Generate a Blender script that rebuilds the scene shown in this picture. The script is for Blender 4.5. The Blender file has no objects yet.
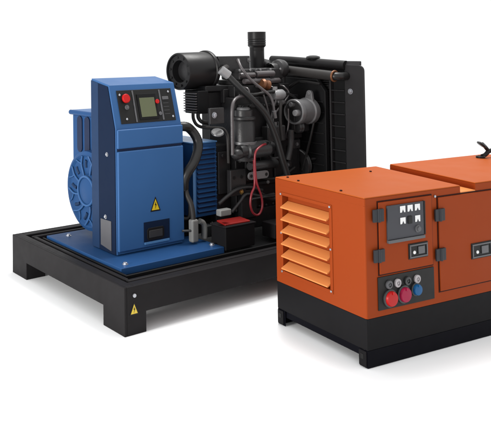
import bpy, bmesh, math, random
from mathutils import Vector, Matrix
random.seed(7)
PI = math.pi
S = bpy.context.scene
C = S.collection

# ------------------------------------------------------------------ materials
def mat(name, col, rough=0.45, metal=0.0, spec=0.5, var=0.12, scale=9.0, bump=0.0, bscale=160.0, coat=0.0, col2=None, emit=0):
    m = bpy.data.materials.new(name); m.use_nodes = True
    nt = m.node_tree; n = nt.nodes; l = nt.links
    b = n['Principled BSDF']
    b.inputs['Metallic'].default_value = metal
    b.inputs['Specular IOR Level'].default_value = spec
    b.inputs['Coat Weight'].default_value = coat
    b.inputs['Coat Roughness'].default_value = 0.15
    tc = n.new('ShaderNodeTexCoord')
    nz = n.new('ShaderNodeTexNoise'); nz.inputs['Scale'].default_value = scale; nz.inputs['Detail'].default_value = 5
    l.new(tc.outputs['Object'], nz.inputs['Vector'])
    mx = n.new('ShaderNodeMix'); mx.data_type = 'RGBA'
    c2 = col2 or tuple(c*(1-var) for c in col)
    c1 = col if col2 else tuple(min(1, c*(1+var)) for c in col)
    mx.inputs[6].default_value = (*c1, 1); mx.inputs[7].default_value = (*c2, 1)
    l.new(nz.outputs['Fac'], mx.inputs[0]); l.new(mx.outputs[2], b.inputs['Base Color'])
    n2 = n.new('ShaderNodeTexNoise'); n2.inputs['Scale'].default_value = scale*2.7; n2.inputs['Detail'].default_value = 6
    l.new(tc.outputs['Object'], n2.inputs['Vector'])
    mr = n.new('ShaderNodeMapRange'); mr.inputs['To Min'].default_value = max(0, rough-0.08); mr.inputs['To Max'].default_value = min(1, rough+0.1)
    l.new(n2.outputs['Fac'], mr.inputs['Value']); l.new(mr.outputs['Result'], b.inputs['Roughness'])
    if bump:
        n3 = n.new('ShaderNodeTexNoise'); n3.inputs['Scale'].default_value = bscale; n3.inputs['Detail'].default_value = 2
        l.new(tc.outputs['Object'], n3.inputs['Vector'])
        bp = n.new('ShaderNodeBump'); bp.inputs['Strength'].default_value = bump; bp.inputs['Distance'].default_value = 0.002
        l.new(n3.outputs['Fac'], bp.inputs['Height']); l.new(bp.outputs['Normal'], b.inputs['Normal'])
    return m
M = {
 'skid':   mat('black_powder_coat', (0.0115,0.0106,0.0113), 0.48, spec=0.06, var=0.25, bump=0.15),
 'black':  mat('satin_black', (0.0045,0.0045,0.005), 0.5, spec=0.12, bump=0.1),
 'engine': mat('cast_iron_black', (0.0095,0.0093,0.010), 0.45, spec=0.2, bump=0.35, bscale=90, var=0.3),
 'engine2':mat('cast_iron_grey', (0.018,0.0175,0.0182), 0.38, spec=0.30, bump=0.35, bscale=90, var=0.3),
 'cover':  mat('valve_cover_grey', (0.052,0.046,0.048), 0.36, spec=0.5, bump=0.2, var=0.25),
 'deck':   mat('deck_black', (0.005,0.005,0.0055), 0.55, spec=0.1),
 'rubber': mat('rubber', (0.009,0.0088,0.009), 0.36, spec=0.3),
 'rubber2':mat('worn_rubber', (0.019,0.0175,0.017), 0.48, spec=0.2),
 'filter': mat('filter_black', (0.008,0.0076,0.008), 0.40, spec=0.18, bump=0.05),
 'blue':   mat('blue_paint', (0.026,0.082,0.205), 0.40, spec=0.14, var=0.05, scale=4, coat=0.0, bump=0.04, bscale=60),
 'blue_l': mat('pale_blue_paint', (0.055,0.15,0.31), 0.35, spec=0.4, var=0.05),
 'blue_alt':mat('alternator_blue', (0.013,0.050,0.140), 0.48, spec=0.10, var=0.1, scale=6),
 'navy':   mat('navy_and_side_shade', (0.0065,0.0125,0.030), 0.55, spec=0.03, var=0.08),
 'strip': mat('shaded_blue', (0.010,0.026,0.066), 0.5, spec=0.1),
 'flange': mat('radiator_frame_black', (0.0155,0.0148,0.0158), 0.45, spec=0.15, bump=0.12),
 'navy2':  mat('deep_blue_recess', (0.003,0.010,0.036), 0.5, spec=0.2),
 'steel':  mat('zinc_steel', (0.36,0.37,0.40), 0.33, metal=0.75),
 'silver': mat('cast_aluminium', (0.20,0.20,0.205), 0.36, metal=0.25, spec=0.5, bump=0.2, var=0.2),
 'silver_d': mat('dull_aluminium', (0.10,0.10,0.103), 0.36, metal=0.2, spec=0.5, bump=0.2, var=0.25),
 'plate':  mat('grey_plate', (0.065,0.065,0.072), 0.45, spec=0.3),
 'clamp':  mat('grey_clamp', (0.13,0.13,0.125), 0.5, spec=0.4, var=0.2),
 'copper': mat('copper', (0.14,0.055,0.022), 0.45, metal=0.5),
 'brass':  mat('brass', (0.45,0.27,0.08), 0.35, metal=0.7),
 'redlid': mat('battery_red', (0.22,0.010,0.008), 0.4, spec=0.4),
 'redcab': mat('red_cable', (0.17,0.010,0.016), 0.35, spec=0.45),
 'redbtn': mat('red_button', (0.34,0.006,0.006), 0.35, spec=0.18),
 'crimson':mat('crimson_socket', (0.24,0.005,0.035), 0.38, spec=0.18),
 'bluesk': mat('blue_socket', (0.004,0.070,0.19), 0.38, spec=0.18),
 'dgrey':  mat('dark_grey_plastic', (0.022,0.023,0.024), 0.45),
 'mgrey':  mat('mid_grey_plastic', (0.055,0.055,0.06), 0.45),
 'hinge':  mat('hinge_grey', (0.018,0.020,0.024), 0.45, spec=0.2),
 'panelg': mat('instrument_grey', (0.036,0.037,0.044), 0.4, spec=0.2, var=0.05),
 'white':  mat('white_plastic', (0.62,0.62,0.62), 0.4, var=0.04),
 'lcd':    mat('lcd_glass', (0.075,0.085,0.045), 0.25, spec=0.25, var=0.06),
 'offwhite': mat('grey_white_plastic', (0.30,0.28,0.29), 0.4, var=0.04),
 'yellow': mat('warning_yellow', (0.50,0.36,0.012), 0.4, var=0.03),
 'ink':    mat('black_ink', (0.006,0.006,0.006), 0.5, spec=0.2),
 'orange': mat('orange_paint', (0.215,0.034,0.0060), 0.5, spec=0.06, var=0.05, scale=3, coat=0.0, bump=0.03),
 'orange_lit': mat('orange_lit_roof', (0.290,0.060,0.0105), 0.5, spec=0.05, var=0.06, scale=3, bump=0.03),  # housing orange made paler, with the light on the roof put into the colour
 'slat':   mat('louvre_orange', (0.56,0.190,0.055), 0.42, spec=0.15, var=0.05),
 'seam':   mat('seam_gasket', (0.022,0.004,0.003), 0.6, spec=0.1),
 'base':   mat('base_charcoal', (0.0085,0.0082,0.009), 0.46, spec=0.04, bump=0.06),
 'base2':  mat('base_rail_black', (0.0025,0.0025,0.0045), 0.5, spec=0.04),
}
def ground_mat():
    m = bpy.data.materials.new('white_studio_floor'); m.use_nodes = True
    nt = m.node_tree; b = nt.nodes['Principled BSDF']
    nz = nt.nodes.new('ShaderNodeTexNoise'); nz.inputs['Scale'].default_value = 3
    tc = nt.nodes.new('ShaderNodeTexCoord'); nt.links.new(tc.outputs['Object'], nz.inputs['Vector'])
    mx = nt.nodes.new('ShaderNodeMix'); mx.data_type = 'RGBA'
    mx.inputs[6].default_value = (0.90,0.91,0.92,1); mx.inputs[7].default_value = (0.88,0.89,0.90,1)
    nt.links.new(nz.outputs['Fac'], mx.inputs[0]); nt.links.new(mx.outputs[2], b.inputs['Base Color'])
    b.inputs['Roughness'].default_value = 0.9; b.inputs['Specular IOR Level'].default_value = 0.0
    return m

# ------------------------------------------------------------------ mesh builder
class MB:
    def __init__(s): s.bm = bmesh.new()
    def box(s, x0, x1, y0, y1, z0, z1, mtx=None):
        vs = [s.bm.verts.new(p) for p in ((x0,y0,z0),(x1,y0,z0),(x1,y1,z0),(x0,y1,z0),(x0,y0,z1),(x1,y0,z1),(x1,y1,z1),(x0,y1,z1))]
        for f in ((0,3,2,1),(4,5,6,7),(0,1,5,4),(1,2,6,5),(2,3,7,6),(3,0,4,7)): s.bm.faces.new([vs[i] for i in f])
        if mtx:
            for v in vs: v.co = mtx @ v.co
        return s
    def prism(s, pts, axis, a, b, mtx=None):
        # pts are the two other coordinates in order (x: y,z  y: x,z  z: x,y)
        def mk(p, t):
            return {'x':(t,p[0],p[1]), 'y':(p[0],t,p[1]), 'z':(p[0],p[1],t)}[axis]
        A = [s.bm.verts.new(mk(p,a)) for p in pts]; B = [s.bm.verts.new(mk(p,b)) for p in pts]
        s.bm.faces.new(A); s.bm.faces.new(B[::-1]); n = len(pts)
        for i in range(n): s.bm.faces.new((A[i],B[i],B[(i+1)%n],A[(i+1)%n]))
        if mtx:
            for v in A+B: v.co = mtx @ v.co
        return s
    def lathe(s, prof, o, axis=(0,0,1), seg=40):
        # prof: list of (radius, distance along axis)
        ax = Vector(axis).normalized(); q = ax.to_track_quat('Z','Y').to_matrix(); o = Vector(o)
        rings = []
        for r, t in prof:
            if r < 1e-6: rings.append([s.bm.verts.new(o + ax*t)])
            else: rings.append([s.bm.verts.new(o + q @ Vector((r*math.cos(2*PI*i/seg), r*math.sin(2*PI*i/seg), t))) for i in range(seg)])
        for a, b in zip(rings, rings[1:]):
            for i in range(seg):
                j = (i+1) % seg
                if len(a) == 1 and len(b) == 1: continue
                if len(a) == 1: s.bm.faces.new((a[0], b[i], b[j]))
                elif len(b) == 1: s.bm.faces.new((a[i], b[0], a[j]))
                else: s.bm.faces.new((a[i], b[i], b[j], a[j]))
        return s
    def cyl(s, o, axis, r, h, seg=32): return s.lathe([(0,0),(r,0),(r,h),(0,h)], o, axis, seg)
    def tube(s, pts, r, seg=12, smooth=True, sub=7, rib=0.0, ribn=2):
        P = [Vector(p) for p in pts]
        if smooth and len(P) > 2:
            Q = []
            E = [P[0]*2-P[1]] + P + [P[-1]*2-P[-2]]
            for i in range(1, len(E)-2):
                for k in range(sub):
                    t = k/sub; a,b,c,d = E[i-1],E[i],E[i+1],E[i+2]
                    Q.append(0.5*((2*b)+(c-a)*t+(2*a-5*b+4*c-d)*t*t+(3*b-a-3*c+d)*t**3))
            Q.append(P[-1]); P = Q
        n = None; rings = []
        for i, p in enumerate(P):
            t = (P[min(i+1,len(P)-1)] - P[max(i-1,0)]).normalized()
            if n is None: n = t.orthogonal().normalized()
            n = (n - t*n.dot(t)).normalized(); b = t.cross(n)
            rr = r*(1 + rib*(1 if i % ribn == 0 else -0.6))
            rings.append([s.bm.verts.new(p + (n*math.cos(2*PI*k/seg) + b*math.sin(2*PI*k/seg))*rr) for k in range(seg)])
        for a, b in zip(rings, rings[1:]):
            for k in range(seg): s.bm.faces.new((a[k], a[(k+1)%seg], b[(k+1)%seg], b[k]))
        s.bm.faces.new(rings[0][::-1]); s.bm.faces.new(rings[-1]); return s
    def ring(s, o, axis, R, r, seg=40, rs=10):
        ax = Vector(axis).normalized(); q = ax.to_track_quat('Z','Y').to_matrix(); o = Vector(o)
        rings = []
        for i in range(seg):
            a = 2*PI*i/seg
            rings.append([s.bm.verts.new(o + q @ Vector(((R+r*math.cos(2*PI*k/rs))*math.cos(a),(R+r*math.cos(2*PI*k/rs))*math.sin(a), r*math.sin(2*PI*k/rs)))) for k in range(rs)])
        for i in range(seg):
            a, b = rings[i], rings[(i+1)%seg]
            for k in range(rs): s.bm.faces.new((a[k], b[k], b[(k+1)%rs], a[(k+1)%rs]))
        return s
    def pocket(s, x0,x1,y0,y1,z0,z1, ya,yb,za,zb, d):
        # box with a rectangular pocket of depth d in its -x face
        V = lambda *p: s.bm.verts.new(p)
        o = [V(x0,y0,z0),V(x0,y1,z0),V(x0,y1,z1),V(x0,y0,z1)]
        i = [V(x0,ya,za),V(x0,yb,za),V(x0,yb,zb),V(x0,ya,zb)]
        e = [V(x0+d,ya,za),V(x0+d,yb,za),V(x0+d,yb,zb),V(x0+d,ya,zb)]
        r = [V(x1,y0,z0),V(x1,y1,z0),V(x1,y1,z1),V(x1,y0,z1)]
        F = s.bm.faces.new
        for k in range(4):
            j = (k+1)%4
            F((o[k],o[j],i[j],i[k])); F((i[k],i[j],e[j],e[k])); F((o[j],o[k],r[k],r[j]))
        F(e); F(r[::-1]); return s
    def build(s, name, m, parent=None, bevel=0.0, seg=2, label=None, smooth=True):
        bmesh.ops.recalc_face_normals(s.bm, faces=s.bm.faces)
        me = bpy.data.meshes.new(name); s.bm.to_mesh(me); s.bm.free()
        me.materials.append(M[m] if isinstance(m, str) else m)
        o = bpy.data.objects.new(name, me); C.objects.link(o)
        if parent: o.parent = parent
        if smooth:
            me.polygons.foreach_set('use_smooth', [True]*len(me.polygons))
            me.set_sharp_from_angle(angle=math.radians(38))
        if bevel:
            bv = o.modifiers.new('bevel', 'BEVEL'); bv.width = bevel; bv.segments = seg
            bv.limit_method = 'ANGLE'; bv.angle_limit = math.radians(35); bv.use_clamp_overlap = True
            wn = o.modifiers.new('wn', 'WEIGHTED_NORMAL'); wn.keep_sharp = False
        if label: o['label'] = label
        return o
def thing(name, loc, rz, label, cat):
    e = bpy.data.objects.new(name, None); C.objects.link(e); e.location = loc; e.rotation_euler = (0,0,rz)
    e.empty_display_size = 0.1; e['label'] = label; e['category'] = cat; return e
def bolt(o, axis, r, parent, m='steel', name='bolt', h=None, washer=True):
    b = MB(); h = h or r*0.8
    if washer: b.lathe([(0,0),(r*1.45,0),(r*1.45,h*0.25),(r,h*0.25)], o, axis, 20)
    b.lathe([(r,h*0.2),(r,h),(r*0.8,h*1.2),(0,h*1.2)], o, axis, 6 if washer else 16)
    return b.build(name, m, parent)
def warning(parent, c, sx, sz, y, axis='y', name='warning_sticker'):
    # yellow triangle with a black border and a bolt of lightning
    tri = lambda k, dz=0: [(c[0]-sx/2*k, c[1]-sz*0.36*k+dz), (c[0]+sx/2*k, c[1]-sz*0.36*k+dz), (c[0], c[1]+sz*0.64*k+dz)]
    r = MB().prism(tri(1), axis, y, y-0.0012).build(name, 'ink', parent, label='black edged yellow warning triangle with a lightning bolt')
    MB().prism(tri(0.74), axis, y-0.0012, y-0.0018).build('yellow_field', 'yellow', r)
    z = lambda a, b: (c[0]+a*sx, c[1]+b*sz)
    MB().prism([z(0.02,0.30), z(-0.09,0.06), z(0.0,0.06), z(-0.05,-0.20), z(0.10,0.12), z(0.02,0.12)], axis, y-0.0018, y-0.0024).build('lightning_mark', 'ink', r)
    return r

# ------------------------------------------------------------------ ground
g = MB(); 
vs = [g.bm.verts.new(p) for p in ((-400,-400,0),(400,-400,0),(400,400,0),(-400,400,0))]; g.bm.faces.new(vs)
go = g.build('ground', ground_mat()); go['kind'] = 'structure'

# ================================================================== OPEN GENERATOR
G = thing('generator', (0,0,0), 0.5594, 'open diesel generator on black steel frame with blue control cabinet and bare black engine', 'generator')
H = 0.1973; L = 1.76; W = 1.0; la = 0.155; lx = 0.111; lz = 0.084
# --- skid frame
f = MB()
bw = 0.052
f.prism([(0,0),(la,0),(la,lz),(W-la,lz),(W-la,0),(W,0),(W,H),(0,H)], 'x', 0, 0.012)
f.prism([(0,0),(la,0),(la,lz),(W-la,lz),(W-la,0),(W,0),(W,H),(0,H)], 'x', L-0.012, L)
for y in (0, W-0.012):
    f.prism([(0.0122,0),(lx,0),(lx,lz),(L-lx,lz),(L-lx,0),(L-0.0122,0),(L-0.0122,H-0.0003),(0.0122,H-0.0003)], 'y', y, y+0.012)
for x in (0.012, L-bw): f.box(x, x+bw-0.012, 0.012, W-0.012, lz+0.001, H-0.0005)
for y in (0.012, W-bw): f.box(bw, L-bw, y, y+bw-0.012, lz+0.001, H-0.0007)
for x in (0.012, L-lx):          # inner sides of the four feet
    for y in (0.012, W-la):
        f.box(x, x+lx-0.012, y, y+la-0.012, 0.0005, lz+0.0015)
skid = f.build('skid_frame', 'skid', G, bevel=0.0025)
d = MB().box(bw+0.001, L-bw-0.001, bw+0.001, W-bw-0.001, H-0.045, H-0.030).build('deck_plate', 'deck', G)
r = MB(); ra, rb = 0.072, 0.024
r.box(ra, L-ra, ra, ra+rb, H-0.030, H-0.004); r.box(ra, L-ra, W-ra-rb, W-ra, H-0.030, H-0.004)
r.box(ra+0.0002, ra+rb, ra+rb, W-ra-rb, H-0.030, H-0.0042); r.box(L-ra-rb, L-ra-0.0002, ra+rb, W-ra-rb, H-0.030, H-0.0042)
r.build('deck_rail', 'skid', G, bevel=0.007, seg=3)
r = MB(); r.box(0.112, L-0.13, 0.14, 0.152, H-0.030, H-0.008); r.box(0.112, 0.124, 0.152, 0.88, H-0.030, H-0.008)
r.build('inner_rail', 'deck', G, bevel=0.003)
warning(skid, (0.0475, 0.100), 0.046, 0.052, -0.0002)
bolt((0.0475, -0.0005, 0.160), (0,-1,0), 0.008, skid, washer=False)
# --- blue base plate
bp = MB().box(0.132, 0.750, 0.205, 0.868, H-0.030, H+0.002).build('base_plate', 'blue_alt', G, bevel=0.003)
for x, y in ((0.225,0.80),(0.186,0.248),(0.722,0.262)): bolt((x,y,H+0.002), (0,0,1), 0.0095, bp)
# --- control cabinet
x0, x1 = 0.226, 0.628
cb = MB()
cb.prism([(0.368,H+0.004),(0.368,0.79),(0.422,0.994),(0.573,1.022),(0.573,H+0.004)], 'x', x0, x1)
cab = cb.build('control_cabinet', 'blue', G, bevel=0.004)
sp = MB().prism([(0.372,H+0.006),(0.372,0.789),(0.427,0.986),(0.506,1.000),(0.506,H+0.006)], 'x', x0-0.005, x0-0.0002).build('side_panel', 'navy', cab, bevel=0.0015, label='side panel of the blue cabinet, darkened to navy as shade')  # cabinet blue darkened to navy; the shade of this side is in the colour
MB().prism([(0.509,H+0.006),(0.509,1.001),(0.571,1.013),(0.571,H+0.006)], 'x', x0-0.004, x0-0.0002).build('rear_side_strip', 'strip', cab, bevel=0.001)  # plate in a darkened blue, carrying the same painted shade to the rear edge
MB().prism([(0.403,0.215),(0.403,0.354),(0.490,0.352),(0.490,0.228)], 'x', x0-0.009, x0-0.005).build('side_vent', 'plate', cab, bevel=0.001)
bolt((x0-0.005,0.452,0.366), (-1,0,0), 0.007, cab); bolt((x0-0.005,0.435,0.664), (-1,0,0), 0.007, cab)
door = MB().box(x0+0.002, x1-0.001, 0.353, 0.3678, H+0.020, 0.684).build('cabinet_door', 'blue', cab, bevel=0.006, seg=3)
MB().box(x0+0.006, x1-0.004, 0.3635, 0.3679, 0.6845, 0.6955).build('door_gap', 'navy2', cab)
MB().box(x0+0.002, x1-0.001, 0.354, 0.3678, 0.696, 0.786).build('upper_panel', 'blue', cab, bevel=0.006, seg=3)
warning(cab, (0.4445, 0.408), 0.062, 0.070, 0.3528)
# recessed latch of the door
hp = MB().box(0.372, 0.530, 0.3508, 0.3529, 0.244, 0.338).build('latch_plate', 'navy', cab, bevel=0.001)
MB().prism([(0.390,0.262),(0.398,0.250),(0.486,0.250),(0.494,0.262),(0.494,0.298),(0.486,0.308),(0.398,0.308),(0.390,0.298)], 'y', 0.3480, 0.3507).build('latch_ring', 'ink', cab, bevel=0.001)
MB().box(0.402, 0.482, 0.3462, 0.3479, 0.262, 0.296).build('latch', 'dgrey', cab, bevel=0.0008)
MB().box(0.376, 0.526, 0.3480, 0.3529, 0.232, 0.2425).build('latch_lip', 'blue_l', cab, bevel=0.001)
# sloping instrument panel: X along x, U up the slope, N outwards
o = Vector((0, 0.368, 0.79)); u = Vector((0, 0.054, 0.204)).normalized(); nrm = Vector((1,0,0)).cross(u)
SM = Matrix(((1,0*1,0,0),(0,u.y,nrm.y,o.y),(0,u.z,nrm.z,o.z),(0,0,0,1)))
SM = Matrix.Translation(o) @ Matrix((( 1,u.x,nrm.x,0),(0,u.y,nrm.y,0),(0,u.z,nrm.z,0),(0,0,0,1)))
def sbox(a,b,c,dd,e,ff,name,m,bev=0.0,parent=cab): return MB().box(a,b,c,dd,e,ff,SM).build(name,m,parent,bevel=bev)
def scyl(x,yy,z,r,h,name,m,seg=24): return MB().cyl(SM @ Vector((x,yy,z)), nrm, r, h, seg).build(name,m,cab,bevel=0.001)
panel = sbox(0.262,0.596,0.020,0.182,0.0002,0.004,'instrument_panel','ink',0.001)
sbox(0.375,0.490,0.034,0.160,0.004,0.0075,'display_frame','black',0.001)
sbox(0.386,0.478,0.046,0.140,0.0075,0.0085,'display','lcd',0.0003)
sbox(0.350,0.358,0.024,0.178,0.004,0.0065,'trim_strip','mgrey',0.001)
sbox(0.514,0.523,0.026,0.176,0.004,0.0065,'trim_strip','mgrey',0.001)
sbox(0.531,0.570,0.126,0.142,0.004,0.0060,'name_plate','mgrey',0.001)
MB().lathe([(0,0),(0.014,0),(0.014,0.006),(0.022,0.007),(0.022,0.014),(0.019,0.0175),(0,0.018)], SM @ Vector((0.304,0.140,0.004)), nrm, 32).build('emergency_button','redbtn',cab)
MB().lathe([(0,0),(0.012,0),(0.012,0.004),(0.009,0.006),(0.006,0.006),(0.006,0.010),(0,0.010)], SM @ Vector((0.307,0.098,0.004)), nrm, 24).build('key_switch','mgrey',cab)
scyl(0.493,0.118,0.0075,0.011,0.006,'indicator_lamp','redbtn')
scyl(0.502,0.058,0.004,0.009,0.006,'button','mgrey')
for x, yy in ((0.276,0.160),(0.297,0.042),(0.575,0.165),(0.580,0.040)): scyl(x,yy,0.004,0.0055,0.003,'screw','steel',12)
for k in range(4): sbox(0.531,0.566,0.108-0.018*k,0.1095-0.018*k,0.004,0.0046,'marking_line','mgrey')

# --- alternator: big blue terminal box, louvred body, round end bell
a = MB(); a.box(0.34, 0.60, 0.60, 0.935, 0.56, 0.812)
alt = a.build('alternator', 'blue_alt', G, bevel=0.005)
MB().tube([(0.335,0.60,0.824),(0.335,0.948,0.824)], 0.013, 12, False).build('cover_edge','blue_alt',alt)
MB().box(0.335, 0.61, 0.60, 0.948, 0.8125, 0.836).build('top_cover','blue',alt,bevel=0.003)
for y in (0.858, 0.785):
    pts = [(y+0.024*math.cos(t)*1.0, (0.785 if k else 0.640)+0.024*math.sin(t)) for k, ts in ((1,[PI*i/8 for i in range(9)]),(0,[PI+PI*i/8 for i in range(9)])) for t in ts]
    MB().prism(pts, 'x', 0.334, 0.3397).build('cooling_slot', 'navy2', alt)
eb = MB(); cz, cy, R = 0.436, 0.722, 0.205
eb.lathe([(0,0.32),(R*0.96,0.32),(R*0.96,0.075),(R,0.070),(R,0.022),(R*0.985,0.008),(R*0.90,0.0),(R*0.84,0.012),(R*0.42,0.020),(R*0.38,0.004),(R*0.30,-0.004),(0,-0.006)], (0.288,cy,cz), (1,0,0), 72)
ebo = eb.build('end_bell', 'blue_alt', alt)
for k in range(9):
    a_ = 2*PI*k/9 + 0.35
    pt = lambda q, da, dx: (0.288+dx, cy+R*q*math.cos(a_+da), cz+R*q*math.sin(a_+da))
    MB().tube([pt(0.36,0,0.012),pt(0.52,0.03,0.012),pt(0.70,0.12,0.007),pt(0.88,0.28,0.004)],0.0050,10).build('end_bell_rib','blue',ebo)
    MB().tube([pt(0.70,0.12,0.009),pt(0.78,-0.02,0.008),pt(0.88,-0.10,0.004)],0.0035,8).build('end_bell_rib','blue',ebo)
    MB().tube([pt(0.58,0.32,0.017),pt(0.68,0.36,0.015),pt(0.76,0.42,0.013)],0.009,10).build('end_bell_opening','strip',ebo)
MB().ring((0.284,cy,cz),(1,0,0),R*0.36,0.006,48,8).build('bearing_cap_edge','blue',ebo)
lb = MB().box(0.733, 0.893, 0.402, 0.80, 0.300, 0.674).build('louvred_housing', 'blue_alt', alt, bevel=0.004)
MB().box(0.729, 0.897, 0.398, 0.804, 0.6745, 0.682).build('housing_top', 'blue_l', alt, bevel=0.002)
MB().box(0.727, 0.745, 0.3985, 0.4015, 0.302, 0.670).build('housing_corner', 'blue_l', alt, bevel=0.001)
sl = MB(); dk = MB()
for k in range(14):
    z = 0.318 + k*0.0245
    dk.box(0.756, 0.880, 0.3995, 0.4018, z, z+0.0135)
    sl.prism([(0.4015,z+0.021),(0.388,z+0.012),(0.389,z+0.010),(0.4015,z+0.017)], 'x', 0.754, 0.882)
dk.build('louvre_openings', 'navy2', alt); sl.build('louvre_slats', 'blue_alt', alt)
MB().box(0.60, 0.733, 0.50, 0.80, 0.30, 0.66).build('stator_body','blue_alt',alt,bevel=0.01)
MB().box(0.62, 0.90, 0.45, 0.80, H+0.002, 0.298).build('alternator_feet','black',alt,bevel=0.004)

# --- engine
e = MB()
e.box(1.0, 1.50, 0.37, 0.572, 0.30, 0.90)
e.box(1.03, 1.46, 0.40, 0.56, 0.90, 0.965)
e.box(1.04, 1.47, 0.35, 0.60, H+0.01, 0.31)
e.box(0.893, 1.0, 0.41, 0.78, 0.25, 0.655)
e.box(1.10, 1.50, 0.575, 0.74, 0.30, 0.80)
eng = e.build('engine', 'engine', G, bevel=0.006)
# relief on the near side of the block
e = MB()
for x in (1.06,1.17,1.28,1.39): e.box(x, x+0.07, 0.355, 0.3695, 0.46, 0.62)
e.box(1.02,1.49,0.352,0.3695,0.43,0.447); e.box(1.02,1.49,0.345,0.3695,0.66,0.685); e.box(1.02,1.49,0.350,0.3695,0.845,0.865)
e.box(1.01,1.12,0.340,0.3695,0.27,0.42); e.box(1.36,1.48,0.33,0.3695,0.30,0.41)
for k in range(9): e.cyl((1.035+k*0.054, 0.352, 0.855), (0,-1,0), 0.008, 0.010, 6)
for k in range(9): e.cyl((1.035+k*0.054, 0.350, 0.322), (0,-1,0), 0.008, 0.010, 6)
e.build('block_relief', 'engine', eng, bevel=0.003)
e = MB()
e.box(0.905,0.99,0.3999,0.4098,0.40,0.62); e.cyl((0.93,0.40,0.60),(0,-1,0),0.010,0.01,6); e.cyl((0.97,0.40,0.44),(0,-1,0),0.010,0.01,6)
e.build('bell_housing_cover', 'engine2', eng, bevel=0.003)
# plates, bracket with holes at lower left
e = MB(); e.box(0.935,1.045,0.372-0.03,0.372,0.395,0.530); e.build('mount_bracket','engine2',eng,bevel=0.003)
for x,z in ((0.958,0.49),(1.012,0.49),(0.958,0.43)): MB().cyl((x,0.3425,z),(0,-1,0),0.009,0.003,16).build('bracket_hole','ink',eng)
bolt((1.010,0.342,0.412),(0,-1,0),0.009,eng,m='brass')
# square plate with bolt
MB().box(0.8366-0.03, 0.9067, 0.352, 0.3695, 0.775, 0.858).build('side_cover','engine2',eng,bevel=0.004)
bolt((0.8353,0.352,0.822),(0,-1,0),0.011,eng)
e = MB().lathe([(0,0),(0.030,0),(0.034,0.006),(0.030,0.012),(0,0.014)], (0.8729,0.3700,0.7236), (-0.35,-0.45,1), 28); e.build('filler_cap','silver_d',eng)
# valve cover
e = MB(); e.box(1.05,1.43,0.42,0.58,0.966,0.99)
e.build('head_gasket','engine2',eng,bevel=0.003)
e = MB()
for k in range(3):
    xa = 1.085 + k*0.118
    e.prism([(xa,0.991),(xa+0.108,0.991),(xa+0.108,1.035),(xa+0.095,1.052),(xa+0.013,1.052),(xa,1.035)], 'y', 0.415, 0.56)
e.build('valve_cover','engine2',eng,bevel=0.008,seg=3)
e = MB()
for (x,z,rr,h) in ((1.075,1.018,0.014,0.11),(1.195,1.022,0.017,0.14),(1.10,0.985,0.016,0.20),(1.24,0.982,0.015,0.14)):
    e.lathe([(0,0),(rr*0.7,0),(rr,0.006),(rr,h-0.006),(rr*0.7,h),(0,h)], (x,0.402,z), (1,0,0), 20)
e.build('intake_runner','cover',eng)
for k in range(5): bolt((1.08+k*0.08,0.414,1.045),(0,-1,0),0.0065,eng,m='silver',washer=False)
# bracket plate behind the air filter
br = MB().box(0.9775,1.2114,0.46,0.50,1.035,1.122).build('lifting_bracket','engine2',eng,bevel=0.004)
for px in (1.1191,1.1997): bolt((px,0.459,1.098),(0,-1,0),0.009,eng,m='silver_d')
# turbocharger mass right of the exhaust
t = MB()
t.lathe([(0,0),(0.035,0),(0.050,0.012),(0.055,0.035),(0.050,0.06),(0.035,0.075),(0,0.08)], (1.40,0.45,1.045), (1,0,0), 32)
t.lathe([(0.030,0),(0.034,0.01),(0.034,0.05),(0.028,0.06),(0,0.06)], (1.36,0.45,1.045), (1,0,0), 24)
t.cyl((1.44,0.45,1.045),(0,0,-1),0.03,0.12,20)
t.build('turbocharger','engine2',eng)
MB().tube([(1.405,0.50,1.055),(1.43,0.56,1.075),(1.50,0.60,1.07)],0.026,16).build('turbo_elbow','engine',eng)
# copper coloured manifold joint
MB().lathe([(0,0),(0.022,0),(0.030,0.012),(0.024,0.03),(0.030,0.05),(0.018,0.062),(0,0.062)], (1.2094,0.3800,0.9710), (1,0,-0.25), 20).build('manifold_joint','copper',eng)
# silver regulator
v = MB(); c_ = Vector((1.2757,0.3600,0.9065))
v.lathe([(0,0),(0.024,0),(0.029,0.008),(0.029,0.072),(0.022,0.084),(0,0.086)], c_, (1,0,0), 28)
v.cyl(c_+Vector((0.016,0,0.022)),(0,0,1),0.016,0.022,20); v.cyl(c_+Vector((0.030,0,-0.044)),(1,0,0),0.014,0.055,18)
v.build('regulator','silver',eng)
# fuel filter
c_ = Vector((1.0367,0.3300,0.8287))
v = MB().lathe([(0,0),(0.056,0),(0.058,0.01),(0.058,0.20),(0.050,0.212),(0.062,0.216),(0.062,0.226),(0.048,0.232),(0.048,0.262),(0,0.262)], (c_.x,0.345,0.575), (0,0,1), 36).build('fuel_filter','engine2',eng)
MB().lathe([(0.034,0),(0.036,0.004),(0.034,0.012),(0.022,0.016),(0,0.016)], (c_.x,0.345,0.837), (0,0,1), 28).build('filter_cap','silver_d',eng)
# starter motor (two barrels)
v = MB(); c_ = Vector((0.9645,0.3100,0.6301))
v.lathe([(0,0),(0.030,0.0),(0.034,0.01),(0.034,0.04),(0.044,0.046),(0.044,0.20),(0.034,0.21),(0.034,0.24),(0,0.24)], c_, (1,0,0.0), 32)
v.lathe([(0,0),(0.02,0.01),(0.03,0.03),(0.024,0.06),(0,0.065)], c_+Vector((-0.055,-0.005,-0.012)), (1,0,0), 20)
v.build('starter_motor','engine2',eng)
c_ = Vector((1.0385,0.3100,0.5457))
MB().lathe([(0,0),(0.020,0),(0.022,0.02),(0.024,0.03),(0.026,0.19),(0.020,0.20),(0,0.20)], c_, (1,0,0), 28).build('starter_solenoid','engine2',eng)
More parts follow.
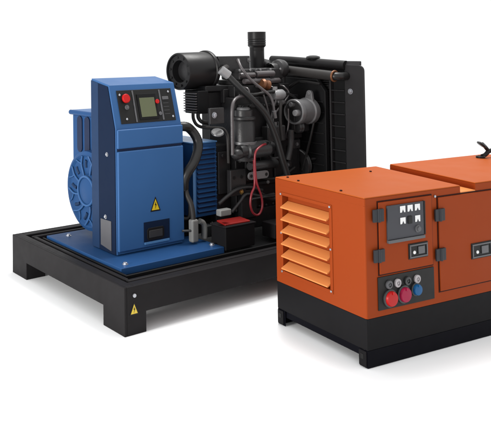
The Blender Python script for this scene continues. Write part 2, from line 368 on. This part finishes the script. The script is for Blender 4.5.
# link plate with two holes
A = Vector((1.0239,0.2900,0.5008)); B = Vector((1.1348,0.2900,0.4999))
pts = []
for i in range(9): t_ = PI/2+PI*i/8; pts.append((A.x+0.020*math.cos(t_), A.z+0.020*math.sin(t_)))
for i in range(9): t_ = -PI/2+PI*i/8; pts.append((B.x+0.020*math.cos(t_), B.z+0.020*math.sin(t_)))
lp = MB().prism(pts,'y',0.284,0.292).build('link_plate','silver_d',eng,bevel=0.001)
for c_ in (A,B): MB().cyl((c_.x,0.2839,c_.z),(0,-1,0),0.009,0.0015,16).build('plate_hole','ink',eng)
# belt-driven charging alternator, grey, with its ear and pulleys
c_ = Vector((1.3682,0.3000,0.8126))
v = MB()
v.lathe([(0.058,0.004),(0.066,0.0),(0.070,0.006),(0.070,0.030),(0.066,0.034),(0.067,0.10),(0.074,0.105),(0.074,0.135),(0.064,0.150),(0,0.150)], c_, (1,0,0), 48)
v.prism([(c_.y-0.05,c_.z+0.04),(c_.y+0.012,c_.z+0.06),(c_.y-0.004,c_.z+0.098)]+[(c_.y-0.022+0.018*math.cos(a),c_.z+0.098+0.018*math.sin(a)) for a in [PI*k/8 for k in range(1,9)]],'x',c_.x+0.105,c_.x+0.122)
v.cyl((c_.x+0.1048,c_.y-0.022,c_.z+0.096),(-1,0,0),0.009,0.004,16)
v.build('charging_alternator','silver_d',eng,bevel=0.002)
v = MB().lathe([(0.058,0.006),(0.052,0.016),(0.03,0.018),(0,0.018)], c_, (1,0,0), 40).build('alternator_face','engine2',eng)
MB().lathe([(0,-0.012),(0.016,-0.012),(0.018,0.0),(0.018,0.02),(0,0.02)], c_+Vector((0,-0.022,-0.004)), (1,0,0), 24).build('alternator_terminal','silver',eng)
MB().lathe([(0,-0.006),(0.012,-0.006),(0.013,0.0),(0.013,0.02),(0,0.02)], c_+Vector((0,0.012,0.040)), (1,0,0), 20).build('alternator_terminal','silver_d',eng)
v = MB(); v.lathe([(0,0),(0.03,0),(0.034,0.01),(0.028,0.02),(0.034,0.03),(0.03,0.04),(0,0.04)], c_+Vector((0.02,0.0,-0.085)), (1,0,0), 28); v.build('belt_pulley','engine2',eng)
MB().tube([(1.3494,0.3000,0.7156),(1.3474,0.3000,0.6451),(1.3210,0.3000,0.5552)],0.016,12).build('coolant_pipe','engine2',eng)
MB().box(1.38,1.50,0.30,0.3695,0.70,0.83).build('alternator_mount','engine',eng,bevel=0.005)
# belt guard fan shroud between engine and radiator
v = MB(); v.prism([(0.225,0.24),(0.68,0.24),(0.68,0.94),(0.62,1.0),(0.28,0.985),(0.225,0.92)],'x',1.545,1.575)
v.build('fan_shroud','black',eng,bevel=0.004)
v = MB()
for k in range(11): v.box(1.538,1.5449,0.235,0.60,0.28+k*0.058,0.284+k*0.058)
v.build('shroud_ribs','engine',eng)
# small details under and around
v = MB(); v.tube([(0.8472,0.3400,0.3693),(0.9012,0.3300,0.4053),(0.9729,0.3300,0.4329),(1.0602,0.3300,0.4336),(1.1491,0.3300,0.4078)],0.010,10)
v.tube([(0.9177,0.3200,0.3233),(0.9756,0.3200,0.3673),(1.0271,0.3200,0.4025),(1.1377,0.3200,0.3791),(1.2292,0.3200,0.3790)],0.008,10)
v.tube([(1.0527,0.3100,0.3752),(1.1419,0.3100,0.3750),(1.2256,0.3100,0.3704)],0.006,8)
v.tube([(1.1889,0.3200,0.6019),(1.2189,0.3200,0.5726),(1.3047,0.3200,0.5703)],0.006,8)
v.build('oil_line','engine2',eng)
MB().box(0.7392,0.8127,0.215,0.25,0.3418,0.3734).build('cable_connector','clamp',eng,bevel=0.006,seg=3)
MB().tube([(1.5607,0.4500,0.5430),(1.6115,0.4500,0.5154)],0.007,8).build('shroud_bracket','engine2',eng)
MB().tube([(1.5160,0.3000,0.5430),(1.6349,0.3000,0.5408)],0.006,8).build('shroud_bracket','engine2',eng)
v = MB(); v.box(1.09,1.40,0.19,0.28,H-0.01,0.262); v.build('frame_cross_beam','skid',G,bevel=0.004)
v = MB(); v.box(1.15,1.32,0.185,0.1899,0.215,0.25); v.build('beam_plate','plate',G,bevel=0.004)
# injector lines, wiring, clamps and small fittings
for k in range(4):
    x = 1.09+0.095*k
    MB().tube([(x,0.395,0.955),(x+0.005,0.365,0.945),(x+0.015,0.350,0.90),(1.21+0.02*k,0.345,0.80),(1.22+0.012*k,0.340,0.735)],0.0048,8).build('injector_line','cover',eng)
MB().box(1.19,1.33,0.318,0.3695,0.655,0.742).build('injection_pump','engine2',eng,bevel=0.008,seg=3)
for k in range(4): MB().cyl((1.215+0.028*k,0.340,0.742),(0,0,1),0.009,0.018,12).build('pump_outlet','silver_d',eng)
MB().tube([(1.02,0.36,0.93),(1.12,0.352,0.915),(1.26,0.350,0.925),(1.40,0.352,0.905),(1.48,0.35,0.84),(1.49,0.34,0.70)],0.009,10,rib=0.06).build('wiring_loom','rubber',eng)
MB().tube([(1.05,0.345,0.70),(1.05,0.335,0.60),(1.08,0.330,0.52),(1.16,0.33,0.47),(1.30,0.335,0.46),(1.42,0.34,0.50)],0.007,10,rib=0.06).build('wiring_loom','rubber2',eng)
MB().tube([(1.12,0.35,0.42),(1.20,0.33,0.36),(1.34,0.325,0.345),(1.47,0.33,0.37)],0.011,10).build('oil_pipe','engine2',eng)
MB().tube([(1.345,0.34,0.66),(1.350,0.318,0.74),(1.348,0.315,0.83)],0.0045,8).build('dipstick_tube','cover',eng)
for x,z,w_,h_ in ((1.015,0.72,0.05,0.04),(1.015,0.56,0.035,0.06),(1.43,0.60,0.055,0.05),(1.35,0.50,0.06,0.035),(1.02,0.90,0.07,0.03)):
    p_ = MB().box(x,x+w_,0.352,0.3695,z,z+h_).build('casting_boss','engine2',eng,bevel=0.004)
for x,z in ((1.04,0.74),(1.03,0.60),(1.457,0.625),(1.38,0.517),(1.055,0.915),(1.30,0.89),(1.44,0.76),(1.12,0.38),(1.44,0.36),(1.22,0.44)):
    bolt((x,0.352,z),(0,-1,0),0.0075,eng,m='silver_d')
MB().box(1.085,1.15,0.335,0.3695,0.62,0.655).build('sensor_block','engine2',eng,bevel=0.004)
MB().lathe([(0.062,0),(0.066,0.002),(0.066,0.014),(0.062,0.016)],(Vector((1.0367,0.3300,0.8287)).x,0.345,0.66),(0,0,1),36).build('filter_band','silver_d',eng)
# drive belt running down from the charging alternator
b_ = Vector((1.3682,0.3000,0.8126))
MB().tube([(b_.x+0.137,b_.y-0.050,b_.z+0.02),(b_.x+0.137,b_.y+0.00,b_.z-0.16),(b_.x+0.137,b_.y+0.06,b_.z-0.34)],0.006,8,False).build('drive_belt','rubber',eng)
MB().lathe([(0.03,0),(0.085,0),(0.088,0.006),(0.078,0.014),(0.088,0.022),(0.085,0.028),(0.03,0.028)],(1.505,0.40,0.50),(1,0,0),40).build('crank_pulley','engine2',eng)
# --- air filter
af = MB(); rf = 0.100
af.lathe([(0,0.055),(0.055,0.055),(0.060,0.012),(0.088,0.010),(0.090,0.0),(0.097,0.0),(rf,0.006),(rf,0.185),(rf+0.006,0.188),(rf+0.008,0.194),(rf+0.008,0.204),(rf+0.002,0.212),(rf-0.02,0.222),(0.05,0.25),(0,0.25)], (0.765,0.55,1.043), (1,0,0.02), 64)
afo = af.build('air_filter','filter',G)
for k in range(10):
    t_ = 2*PI*k/10+0.15; MB().cyl((0.7765,0.55+0.075*math.cos(t_),1.043+0.075*math.sin(t_)),(-1,0,0),0.0065,0.005,12).build('filter_hole','ink',afo)
MB().lathe([(0,0),(0.056,0),(0.055,-0.004),(0,-0.010)],(0.818,0.55,1.045),(1,0,0),32).build('inlet_mesh','engine2',afo)
MB().box(0.87,1.05,0.45,0.62,0.935,0.965).build('filter_cradle','engine',afo,bevel=0.004)
MB().box(0.99,1.10,0.44,0.572,0.87,0.945).build('filter_bracket','engine',afo,bevel=0.004)
# --- finned electrical box and its pipe
fb = MB().box(0.806,0.880,0.440,0.545,0.822,0.942).build('finned_box','black',G,bevel=0.004)
fn = MB()
for k in range(8): fn.box(0.792,0.8058,0.446,0.540,0.831+k*0.0135,0.836+k*0.0135)
fn.build('cooling_fins','cover',fb,bevel=0.001)
MB().tube([(0.7873,0.4600,0.8331),(0.7900,0.4600,0.7965),(0.8047,0.4500,0.7651),(0.8441,0.4400,0.7503),(0.8913,0.4000,0.7481),(0.9218,0.3800,0.7427),(0.9255,0.3550,0.7187),(0.9171,0.3400,0.6795),(0.9182,0.3400,0.5712)],0.0085,12).build('steel_pipe','rubber2',fb)
MB().tube([(0.8129,0.4500,0.8272),(0.8159,0.4500,0.8009),(0.8308,0.4400,0.7799),(0.8727,0.4400,0.7720)],0.010,12).build('cable_gland','rubber',fb)
MB().box(0.86,1.0,0.47,0.52,0.83,0.93).build('box_bracket','engine',fb,bevel=0.003)
# --- exhaust stack
ex = MB().lathe([(0,0),(0.041,0),(0.041,0.120),(0.048,0.126),(0.051,0.130),(0.051,0.139),(0.049,0.141),(0.051,0.143),(0.051,0.152),(0.049,0.154),(0.051,0.156),(0.051,0.165),(0.049,0.167),(0.051,0.169),(0.051,0.206),(0.052,0.210),(0.048,0.211),(0.045,0.205),(0.038,0.02),(0,0.02)], (1.362,0.55,1.048), (0,0,1), 40).build('exhaust_stack','filter',G)
# --- radiator
RX = 1.58
rd = MB()
pr = []
for (cy_, cz_, a0, rr) in ((0.035,1.038,PI,0.030),(0.675,1.060,PI/2,0.04)):
    for i in range(7):
        t_ = a0 - (PI/2)*i/6; pr.append((cy_+rr*math.cos(t_), cz_+rr*math.sin(t_)))
rd.prism([(0.006,H-0.01)]+pr[:7]+[(0.126,1.072)]+[(0.126,H-0.01)],'x',RX,RX+0.010)
rad = rd.build('radiator','flange',G,bevel=0.004)
MB().prism([(0.715,H-0.01),(0.715,1.07),(0.68,1.085),(0.066,1.050),(0.066,H-0.01)],'x',RX+0.022,RX+0.055).build('radiator_core_back','black',rad)
c = MB()
for k in range(64): c.box(RX+0.012,RX+0.0215,0.2245,0.70,0.24+k*0.0122,0.2445+k*0.0122)
c.build('radiator_fins','flange',rad)
c = MB(); c.box(RX-0.004,RX+0.0218,0.213,0.2235,H,1.0); c.build('core_edge','flange',rad,bevel=0.002)
c = MB()
for k in range(13): z = 0.925-0.0655*k; MB().box(RX-0.001,RX+0.0215,0.1275,0.2125,z,z+0.006).build('radiator_bracket','flange',rad,bevel=0.002)
c = MB().tube([(RX+0.005,0.640,1.092),(RX+0.005,0.50,1.088),(RX+0.005,0.118,1.066)],0.026,20,False).build('header_tank','filter',rad)
MB().lathe([(0.018,-0.012),(0.018,0.010),(0.036,0.012),(0.040,0.018),(0.036,0.026),(0.018,0.032),(0,0.033)],(RX+0.005,0.335,1.088),(0,0,1),32).build('radiator_cap','rubber',rad)
hp = MB().tube([(1.50,0.56,1.045),(1.50,0.44,1.034),(1.50,0.130,1.010)],0.0265,20,False).build('upper_hose','rubber2',rad)
MB().ring((1.50,0.128,1.010),(0,1,0.08),0.027,0.0055).build('hose_clamp','copper',rad)
MB().tube([(1.50,0.150,1.011),(1.505,0.125,1.009),(1.53,0.112,1.008),(1.578,0.112,1.008)],0.0225,16).build('hose_elbow','rubber',rad)
v = MB(); v.tube([(1.4040,0.4000,0.8823),(1.4975,0.4000,0.9693),(1.5231,0.4000,0.9828),(1.7664,0.4000,0.9607)][:0]+[(1.47,0.47,0.90),(1.50,0.38,0.97),(1.50,0.33,0.975),(1.50,0.22,0.965)],0.009,10); v.build('overflow_line','rubber',rad)
MB().prism([(RX-0.0005,1.064),(RX+0.013,1.090),(RX+0.022,1.090),(RX+0.022,1.064)],'y',0.032,0.125).build('radiator_top_flange','flange',rad,bevel=0.006,seg=3)
bolt((RX-0.001,0.088,0.926),(-1,0,0),0.0105,rad)
# --- hoses and cables
hs = MB().tube([(0.60,0.44,0.76),(0.6726,0.4000,0.7703),(0.7189,0.4000,0.7494),(0.7452,0.3850,0.7033),(0.7375,0.3700,0.6548),(0.7005,0.3600,0.5938),(0.6600,0.3600,0.5478),(0.6450,0.3700,0.5081),(0.6495,0.3800,0.4612)],0.0240,18,sub=12,rib=0.022).build('corrugated_hose','rubber',G)
MB().tube([(0.6520,0.3750,0.4767),(0.6513,0.3600,0.4345),(0.6591,0.3400,0.3926),(0.6623,0.3300,0.3398),(0.6615,0.3300,0.2957)],0.013,12).build('hose','rubber2',hs)
MB().tube([(0.6382,0.4000,0.3344),(0.6611,0.3800,0.3801),(0.6618,0.3800,0.4149)][:0]+[(0.60,0.40,0.325),(0.6644,0.3700,0.3169),(0.6699,0.3600,0.3777)],0.008,10).build('thin_cable','rubber2',hs)
MB().tube([(0.9426,0.3800,1.0377),(0.9654,0.3600,1.0034),(1.0067,0.3300,0.9507),(1.0695,0.3000,0.8866),(1.1285,0.2800,0.8219),(1.1613,0.2700,0.7628),(1.1935,0.2600,0.6772),(1.2179,0.2500,0.5815),(1.2498,0.2400,0.4744),(1.2697,0.2400,0.3561)],0.0170,16,sub=8).build('breather_hose','rubber',G)
MB().tube([(0.9191,0.3850,1.0513),(0.9577,0.3700,1.0218)],0.024,18,False).build('hose_sleeve','silver',G)
MB().tube([(1.02,0.45,1.06),(0.9310,0.3900,1.0483)],0.018,14,False).build('hose_stub','rubber2',G)
MB().tube([(1.0588,0.4000,1.1016),(1.0469,0.3600,1.0542),(1.0917,0.3400,0.9950),(1.1521,0.3200,0.9457),(1.1938,0.3100,0.9124),(1.2087,0.3000,0.8748),(1.2112,0.2900,0.8059)],0.0075,12).build('sensor_cable','cover',G)
MB().tube([(1.2071,0.2900,0.8275),(1.2146,0.2900,0.7897)],0.0115,10,False).build('cable_plug','silver_d',G)
MB().tube([(0.8982,0.2900,0.6202),(0.8990,0.2900,0.7473),(0.8999,0.2900,0.8491),(0.9250,0.3000,0.8933),(0.9811,0.3200,0.9104),(1.0600,0.3400,0.9139)],0.0085,12).build('fuel_pipe','cover',G)
MB().tube([(1.2747,0.3000,0.8771),(1.2532,0.2900,0.7874),(1.2543,0.2800,0.6705)],0.009,10).build('drain_pipe','rubber2',G)
rc = MB().tube([(1.1318,0.2800,0.6588),(1.0804,0.2600,0.6573),(1.0290,0.2500,0.6368),(1.0157,0.2500,0.5995),(1.0183,0.2500,0.5277),(1.0283,0.2500,0.4653),(1.0580,0.2500,0.4005),(1.0640,0.2500,0.3484),(1.0464,0.2500,0.3149),(1.0208,0.2500,0.3080),(0.9924,0.2500,0.3270),(0.9784,0.2500,0.3693),(0.9875,0.2500,0.4189),(1.0164,0.2560,0.4580),(1.0229,0.2620,0.5255),(1.0222,0.2620,0.5872)],0.0056,12,sub=8).build('red_cable','redcab',G)
MB().tube([(1.1762,0.3000,0.6584),(1.1243,0.2800,0.6594)],0.011,12,False).build('cable_boot','ink',rc)
# clamps beside the cabinet
k1 = MB().box(0.6414,0.6838,0.31,0.345,0.2075,0.3202).build('pipe_clamp','clamp',G,bevel=0.010,seg=4)
MB().tube([(0.7045,0.3300,0.3046),(0.7275,0.3300,0.2915),(0.7370,0.3300,0.2653),(0.7360,0.3300,0.2158)],0.014,12).build('pipe_bend','clamp',G)
MB().box(0.7559,0.8033,0.34,0.38,0.21,0.27).build('terminal_block','dgrey',G,bevel=0.006)
MB().tube([(0.60,0.34,0.268),(0.6672,0.3150,0.2661)],0.006,10,False).build('clamp_rod','dgrey',G)
# --- battery
bt = MB().box(0.752,0.952,0.196,0.300,H-0.02,0.288).build('battery','base',G,bevel=0.006)
MB().box(0.748,0.956,0.192,0.304,0.2882,0.2955).build('battery_rim','skid',bt,bevel=0.002)
MB().prism([(0.765,0.212),(0.928,0.205),(0.944,0.292),(0.790,0.298)],'z',0.2957,0.3035).build('battery_lid','redlid',bt,bevel=0.002)

# ================================================================== ENCLOSED GENERATOR
E_ = thing('enclosed_generator', (0.85792,-0.29731,0), 0.43322, 'orange boxed generator on a charcoal base with a louvred end, control door and coloured sockets', 'generator')
W2, h1, h2, L2 = 0.477, 0.1767, 0.6137, 1.36
hb = MB()
# housing with a pocket for the louvres; its upper edge is notched by the roof channel
def soften(b, sel, w=0.006):
    es = [e for e in b.bm.edges if sel(e)]
    bmesh.ops.bevel(b.bm, geom=es, offset=w, segments=4, profile=0.5, affect='EDGES')
vert = lambda x, y: (lambda e: all(abs(v.co.x-x) < 1e-5 and abs(v.co.y-y) < 1e-5 for v in e.verts))
hb.pocket(0,L2,0,W2,h1+0.001,h2-0.030, 0.172,0.434,0.232,0.545,0.030)
soften(hb, vert(0,0))
up_ = MB().prism([(0,0),(0.516,0),(0.590,W2),(0,W2)],'z',h2-0.0299,h2-0.004); soften(up_, vert(0,0))
me_ = bpy.data.meshes.new('tmp'); up_.bm.to_mesh(me_); hb.bm.from_mesh(me_); up_.bm.free(); bpy.data.meshes.remove(me_)
hb.prism([(0.606,0),(L2,0),(L2,W2),(0.680,W2)],'z',h2-0.0299,h2-0.001)
hz = hb.build('housing','orange',E_,smooth=False)
t1 = MB().prism([(0,0),(0.516,0),(0.590,W2),(0,W2)],'z',h2-0.0038,h2+0.001).build('front_roof_section','orange_lit',E_,bevel=0.0032,seg=3)
t2 = MB().prism([(0.606,0),(L2,0),(L2,W2),(0.680,W2)],'z',h2-0.0008,h2+0.004).build('rear_roof_section','orange_lit',E_,bevel=0.0032,seg=3)
MB().prism([(0.517,0.0),(0.605,0.0),(0.679,W2),(0.591,W2)],'z',h2-0.0295,h2-0.0250).build('roof_channel','slat',E_)  # pale louvre colour here paints in the light on the channel floor
for x,y in ((0.020,0.36),(0.020,0.13),(0.035,0.44),(0.45,0.38)): bolt((x,y,h2+0.001),(0,0,1),0.005,t1,m='seam',washer=False)
# louvre panel
lp = MB()
for (ya,yb,za,zb) in ((0.158,0.448,0.545,0.558),(0.158,0.448,0.219,0.232),(0.158,0.172,0.232,0.545),(0.434,0.448,0.232,0.545)): lp.box(-0.003,-0.0003,ya,yb,za,zb)
lpo = lp.build('louvre_panel','orange',E_,bevel=0.001)
for k in range(6):
    z = 0.498 - k*0.0505
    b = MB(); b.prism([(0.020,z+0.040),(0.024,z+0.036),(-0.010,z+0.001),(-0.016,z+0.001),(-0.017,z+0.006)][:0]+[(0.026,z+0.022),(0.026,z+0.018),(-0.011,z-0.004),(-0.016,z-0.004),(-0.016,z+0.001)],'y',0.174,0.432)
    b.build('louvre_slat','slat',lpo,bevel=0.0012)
for y,z in ((0.440,0.550),(0.166,0.550),(0.441,0.388),(0.165,0.388),(0.440,0.228),(0.166,0.228)): bolt((-0.003,y,z),(-1,0,0),0.0042,lpo,washer=False)
# control door
def outline(x0,x1,z0,z1,w,y,name,parent):
    b = MB(); b.box(x0,x1,y,0.0-0.0002,z1-w,z1); b.box(x0,x1,y,-0.0002,z0,z0+w); b.box(x0,x0+w,y,-0.0002,z0+w,z1-w); b.box(x1-w,x1,y,-0.0002,z0+w,z1-w)
    return b.build(name,'seam',parent)
cd = MB().box(0.066,0.346,-0.0055,-0.0004,0.330,0.592).build('control_door','orange',E_,bevel=0.0015)
outline(0.061,0.351,0.325,0.597,0.0042,-0.0016,'door_seam',cd)
rdoor = MB().box(0.384,L2-0.07,-0.0055,-0.0004,0.222,0.580).build('rear_door','orange',E_,bevel=0.0015)
outline(0.379,L2-0.065,0.217,0.585,0.0042,-0.0016,'door_seam',rdoor)
def hinge(x,z,parent):
    b = MB(); b.box(x,x+0.022,-0.013,-0.0058,z,z+0.046); b.box(x+0.030,x+0.052,-0.013,-0.0058,z,z+0.046); b.tube([(x+0.026,-0.012,z-0.001),(x+0.026,-0.012,z+0.047)],0.006,12,False)
    return b.build('hinge','hinge',parent,bevel=0.0012)
for z in (0.524,0.378): hinge(0.032,z,cd)
for z in (0.492,0.341): hinge(0.358,z,rdoor)
def latch(x,z,w,h,parent):
    p = MB().box(x,x+w,-0.0085,-0.0056,z,z+h).build('latch','ink',parent,bevel=0.0015)
    b = MB(); t=0.006
    b.box(x+0.004,x+w-0.004,-0.0115,-0.0086,z+h-0.004-t,z+h-0.004); b.box(x+0.004,x+w-0.004,-0.0115,-0.0086,z+0.004,z+0.004+t)
    b.box(x+0.004,x+0.004+t,-0.0115,-0.0086,z+0.004+t,z+h-0.004-t); b.box(x+w-0.004-t,x+w-0.004,-0.0115,-0.0086,z+0.004+t,z+h-0.004-t)
    b.build('latch_frame','mgrey',parent,bevel=0.001)
    MB().box(x+w*0.47,x+w*0.80,-0.012,-0.0086,z+h*0.27,z+h*0.76).build('latch_lever','mgrey',parent,bevel=0.002)
    MB().lathe([(0,0),(0.0065,0),(0.0065,0.003),(0.004,0.005),(0,0.005)],(x+w*0.27,-0.0086,z+h*0.42),(0,-1,0),18).build('key_barrel','white',parent)
latch(0.212,0.366,0.104,0.058,cd); latch(0.562,0.320,0.122,0.062,rdoor)
bolt((0.368,-0.0005,0.586),(0,-1,0),0.005,E_,washer=False)
ip = MB().box(0.102,0.293,-0.012,-0.0056,0.452,0.577).build('instrument_panel','panelg',cd,bevel=0.001)
MB().box(0.2935,0.300,-0.014,-0.0056,0.452,0.578).build('panel_side','ink',cd,bevel=0.001)
MB().box(0.102,0.293,-0.017,-0.0056,0.440,0.4515).build('panel_lip','mgrey',cd,bevel=0.001)
for (x,z) in ((0.166,0.5545),(0.205,0.5545),(0.244,0.5545),(0.166,0.512),(0.244,0.512)):
    b = MB(); b.box(x,x+0.027,-0.0145,-0.0122,z-0.008,z+0.016)
    b.build('gauge','white',cd,bevel=0.001)
    MB().prism([(x+0.007,z-0.009),(x+0.0135,z+0.003),(x+0.020,z-0.009)],'y',-0.0150,-0.0146).build('gauge_mark','panelg',cd)
MB().box(0.205,0.227,-0.0165,-0.0122,0.501,0.530).build('switch','ink',cd,bevel=0.002)
MB().lathe([(0,0),(0.0135,0),(0.0135,0.003),(0.009,0.005),(0.009,0.010),(0,0.010)],(0.2565,-0.012,0.478),(0,-1,0),28).build('start_knob','mgrey',cd)
# socket panel
sk = MB().box(0.056,0.351,-0.004,-0.0004,0.200,0.3205).build('socket_panel','ink',E_,bevel=0.001)
sx = [0.108,0.152,0.2045,0.255]
for i,(x,z) in enumerate(zip(sx,(0.2885,0.2885,0.2885,0.2885))):
    MB().lathe([(0,0),(0.0155,0),(0.0155,0.006),(0.012,0.008),(0.0085,0.008),(0.0085,0.004),(0.004,0.004),(0.003,0.007),(0,0.007)],(x,-0.004,z),(0,-1,0),32).build('small_socket',('mgrey','offwhite','dgrey','offwhite')[i],sk)
for (x,z,r_,m_) in ((0.112,0.2385,0.030,'redbtn'),(0.183,0.2425,0.030,'crimson'),(0.247,0.2515,0.0225,'bluesk')):
    MB().lathe([(r_*0.92,0.0),(r_*1.10,0.0),(r_*1.10,0.005),(r_*1.0,0.007),(r_*0.92,0.007)],(x,-0.004,z),(0,-1,0),40).build('socket_ring','dgrey',sk)
    MB().lathe([(0,0),(r_*0.92,0),(r_*0.92,0.012),(r_*0.84,0.016),(0,0.018)],(x,-0.004,z),(0,-1,0),40).build('power_socket',m_,sk)
    MB().box(x-0.004,x+0.004,-0.0245,-0.0205,z+r_*0.55,z+r_*0.95).build('socket_catch','dgrey' if m_=='x' else m_,sk,bevel=0.001)
# base
bs = MB(); bs.box(0,L2,0,W2,0.064,h1); bso = bs.build('base_frame','base',E_,bevel=0.002)
bs = MB(); bs.box(0.0,L2,0,0.018,0.001,0.0635); bs.box(0.0,L2,W2-0.018,W2,0.001,0.0635)
bs.box(0.0,0.004,0.018,0.040,0.001,0.0635); bs.box(0.0,0.004,W2-0.045,W2-0.018,0.001,0.0635)
bs.build('base_rail','base2',E_,bevel=0.002)
MB().box(0.006,0.020,0.0405,W2-0.0455,0.036,0.0636).build('base_cross_member','base2',E_,bevel=0.001)
for y in (0.021, W2-0.021):
    ft = MB().box(-0.006,-0.0003,y-0.018,y+0.016,0.006,0.062).build('foot_bracket','base',E_,bevel=0.003)
    MB().box(-0.0075,-0.006,y-0.007,y+0.007,0.032,0.050).build('bracket_hole','ink',ft,bevel=0.002)
# rain cap over the exhaust outlet on the roof
P0 = Vector((1.2070,0.3988,0.6177))
rc = MB(); rc.ring(P0+Vector((0.0,0,0.006)),(0,0,1),0.016,0.005,32,10); rc.cyl(P0+Vector((0,0,0.0)),(0,0,1),0.020,0.005,28)
rc.tube([P0+Vector((0.012,0,0.008)),P0+Vector((0.032,-0.003,0.014)),P0+Vector((0.055,-0.006,0.030)),P0+Vector((0.095,-0.01,0.036))],0.010,14)
rc.tube([P0+Vector((0.060,-0.006,0.024)),P0+Vector((0.036,0,0.052)),P0+Vector((0.014,0,0.068))],0.009,14)
rco = rc.build('exhaust_outlet','filter',E_)
MB().lathe([(0,0),(0.020,0.0),(0.024,0.003),(0.023,0.008),(0.014,0.013),(0,0.014)],P0+Vector((0.006,0.0,0.060)),(0.5,-0.3,0.75),36).build('rain_cap','filter',rco)

# ------------------------------------------------------------------ light
w = bpy.data.worlds.new('World'); S.world = w; w.use_nodes = True
w.node_tree.nodes['Background'].inputs['Color'].default_value = (1,1,1,1)
w.node_tree.nodes['Background'].inputs['Strength'].default_value = 1.15
def area(name, loc, target, size, power, col=(1,1,1)):
    l = bpy.data.lights.new(name, 'AREA'); l.shape = 'SQUARE'; l.size = size; l.energy = power; l.color = col
    o = bpy.data.objects.new(name, l); C.objects.link(o); o.location = loc
    o.rotation_euler = (Vector(target)-Vector(loc)).to_track_quat('-Z','Y').to_euler(); return o
area('overhead_softbox', (1.35,1.35,4.1), (0.7,0.2,0), 1.5, 205, (1,0.99,0.97))
area('side_softbox', (-3.25,-2.2,0.95), (0.5,0.2,0.5), 1.3, 210, (1,0.98,0.95))

# ------------------------------------------------------------------ camera
cam = bpy.data.cameras.new('camera'); co = bpy.data.objects.new('camera', cam); C.objects.link(co); S.camera = co
F_, CX_, CY_ = 697.04916, 75.50175, 26.76123
p_, r_ = -0.03335, -0.00905
fw = Vector((0,math.cos(p_),-math.sin(p_))); up = Vector((0,math.sin(p_),math.cos(p_))); rt = Vector((1,0,0))
rt2 = math.cos(r_)*rt + math.sin(r_)*up; up2 = -math.sin(r_)*rt + math.cos(r_)*up
co.matrix_world = Matrix(((rt2.x,up2.x,-fw.x,-0.18825),(rt2.y,up2.y,-fw.y,-2.85673),(rt2.z,up2.z,-fw.z,1.16321),(0,0,0,1)))
cam.sensor_fit = 'HORIZONTAL'; cam.sensor_width = 36; cam.lens = 36*F_/491
cam.shift_x = (245.5-CX_)/491; cam.shift_y = -(212-CY_)/491
cam.clip_start = 0.05; cam.clip_end = 2000
S.render.engine = 'CYCLES'; S.cycles.samples = 192
S.render.resolution_x = 1024; S.render.resolution_y = 884
S.view_settings.view_transform = 'Standard'; S.view_settings.look = 'None'; S.view_settings.exposure = 0; S.view_settings.gamma = 1
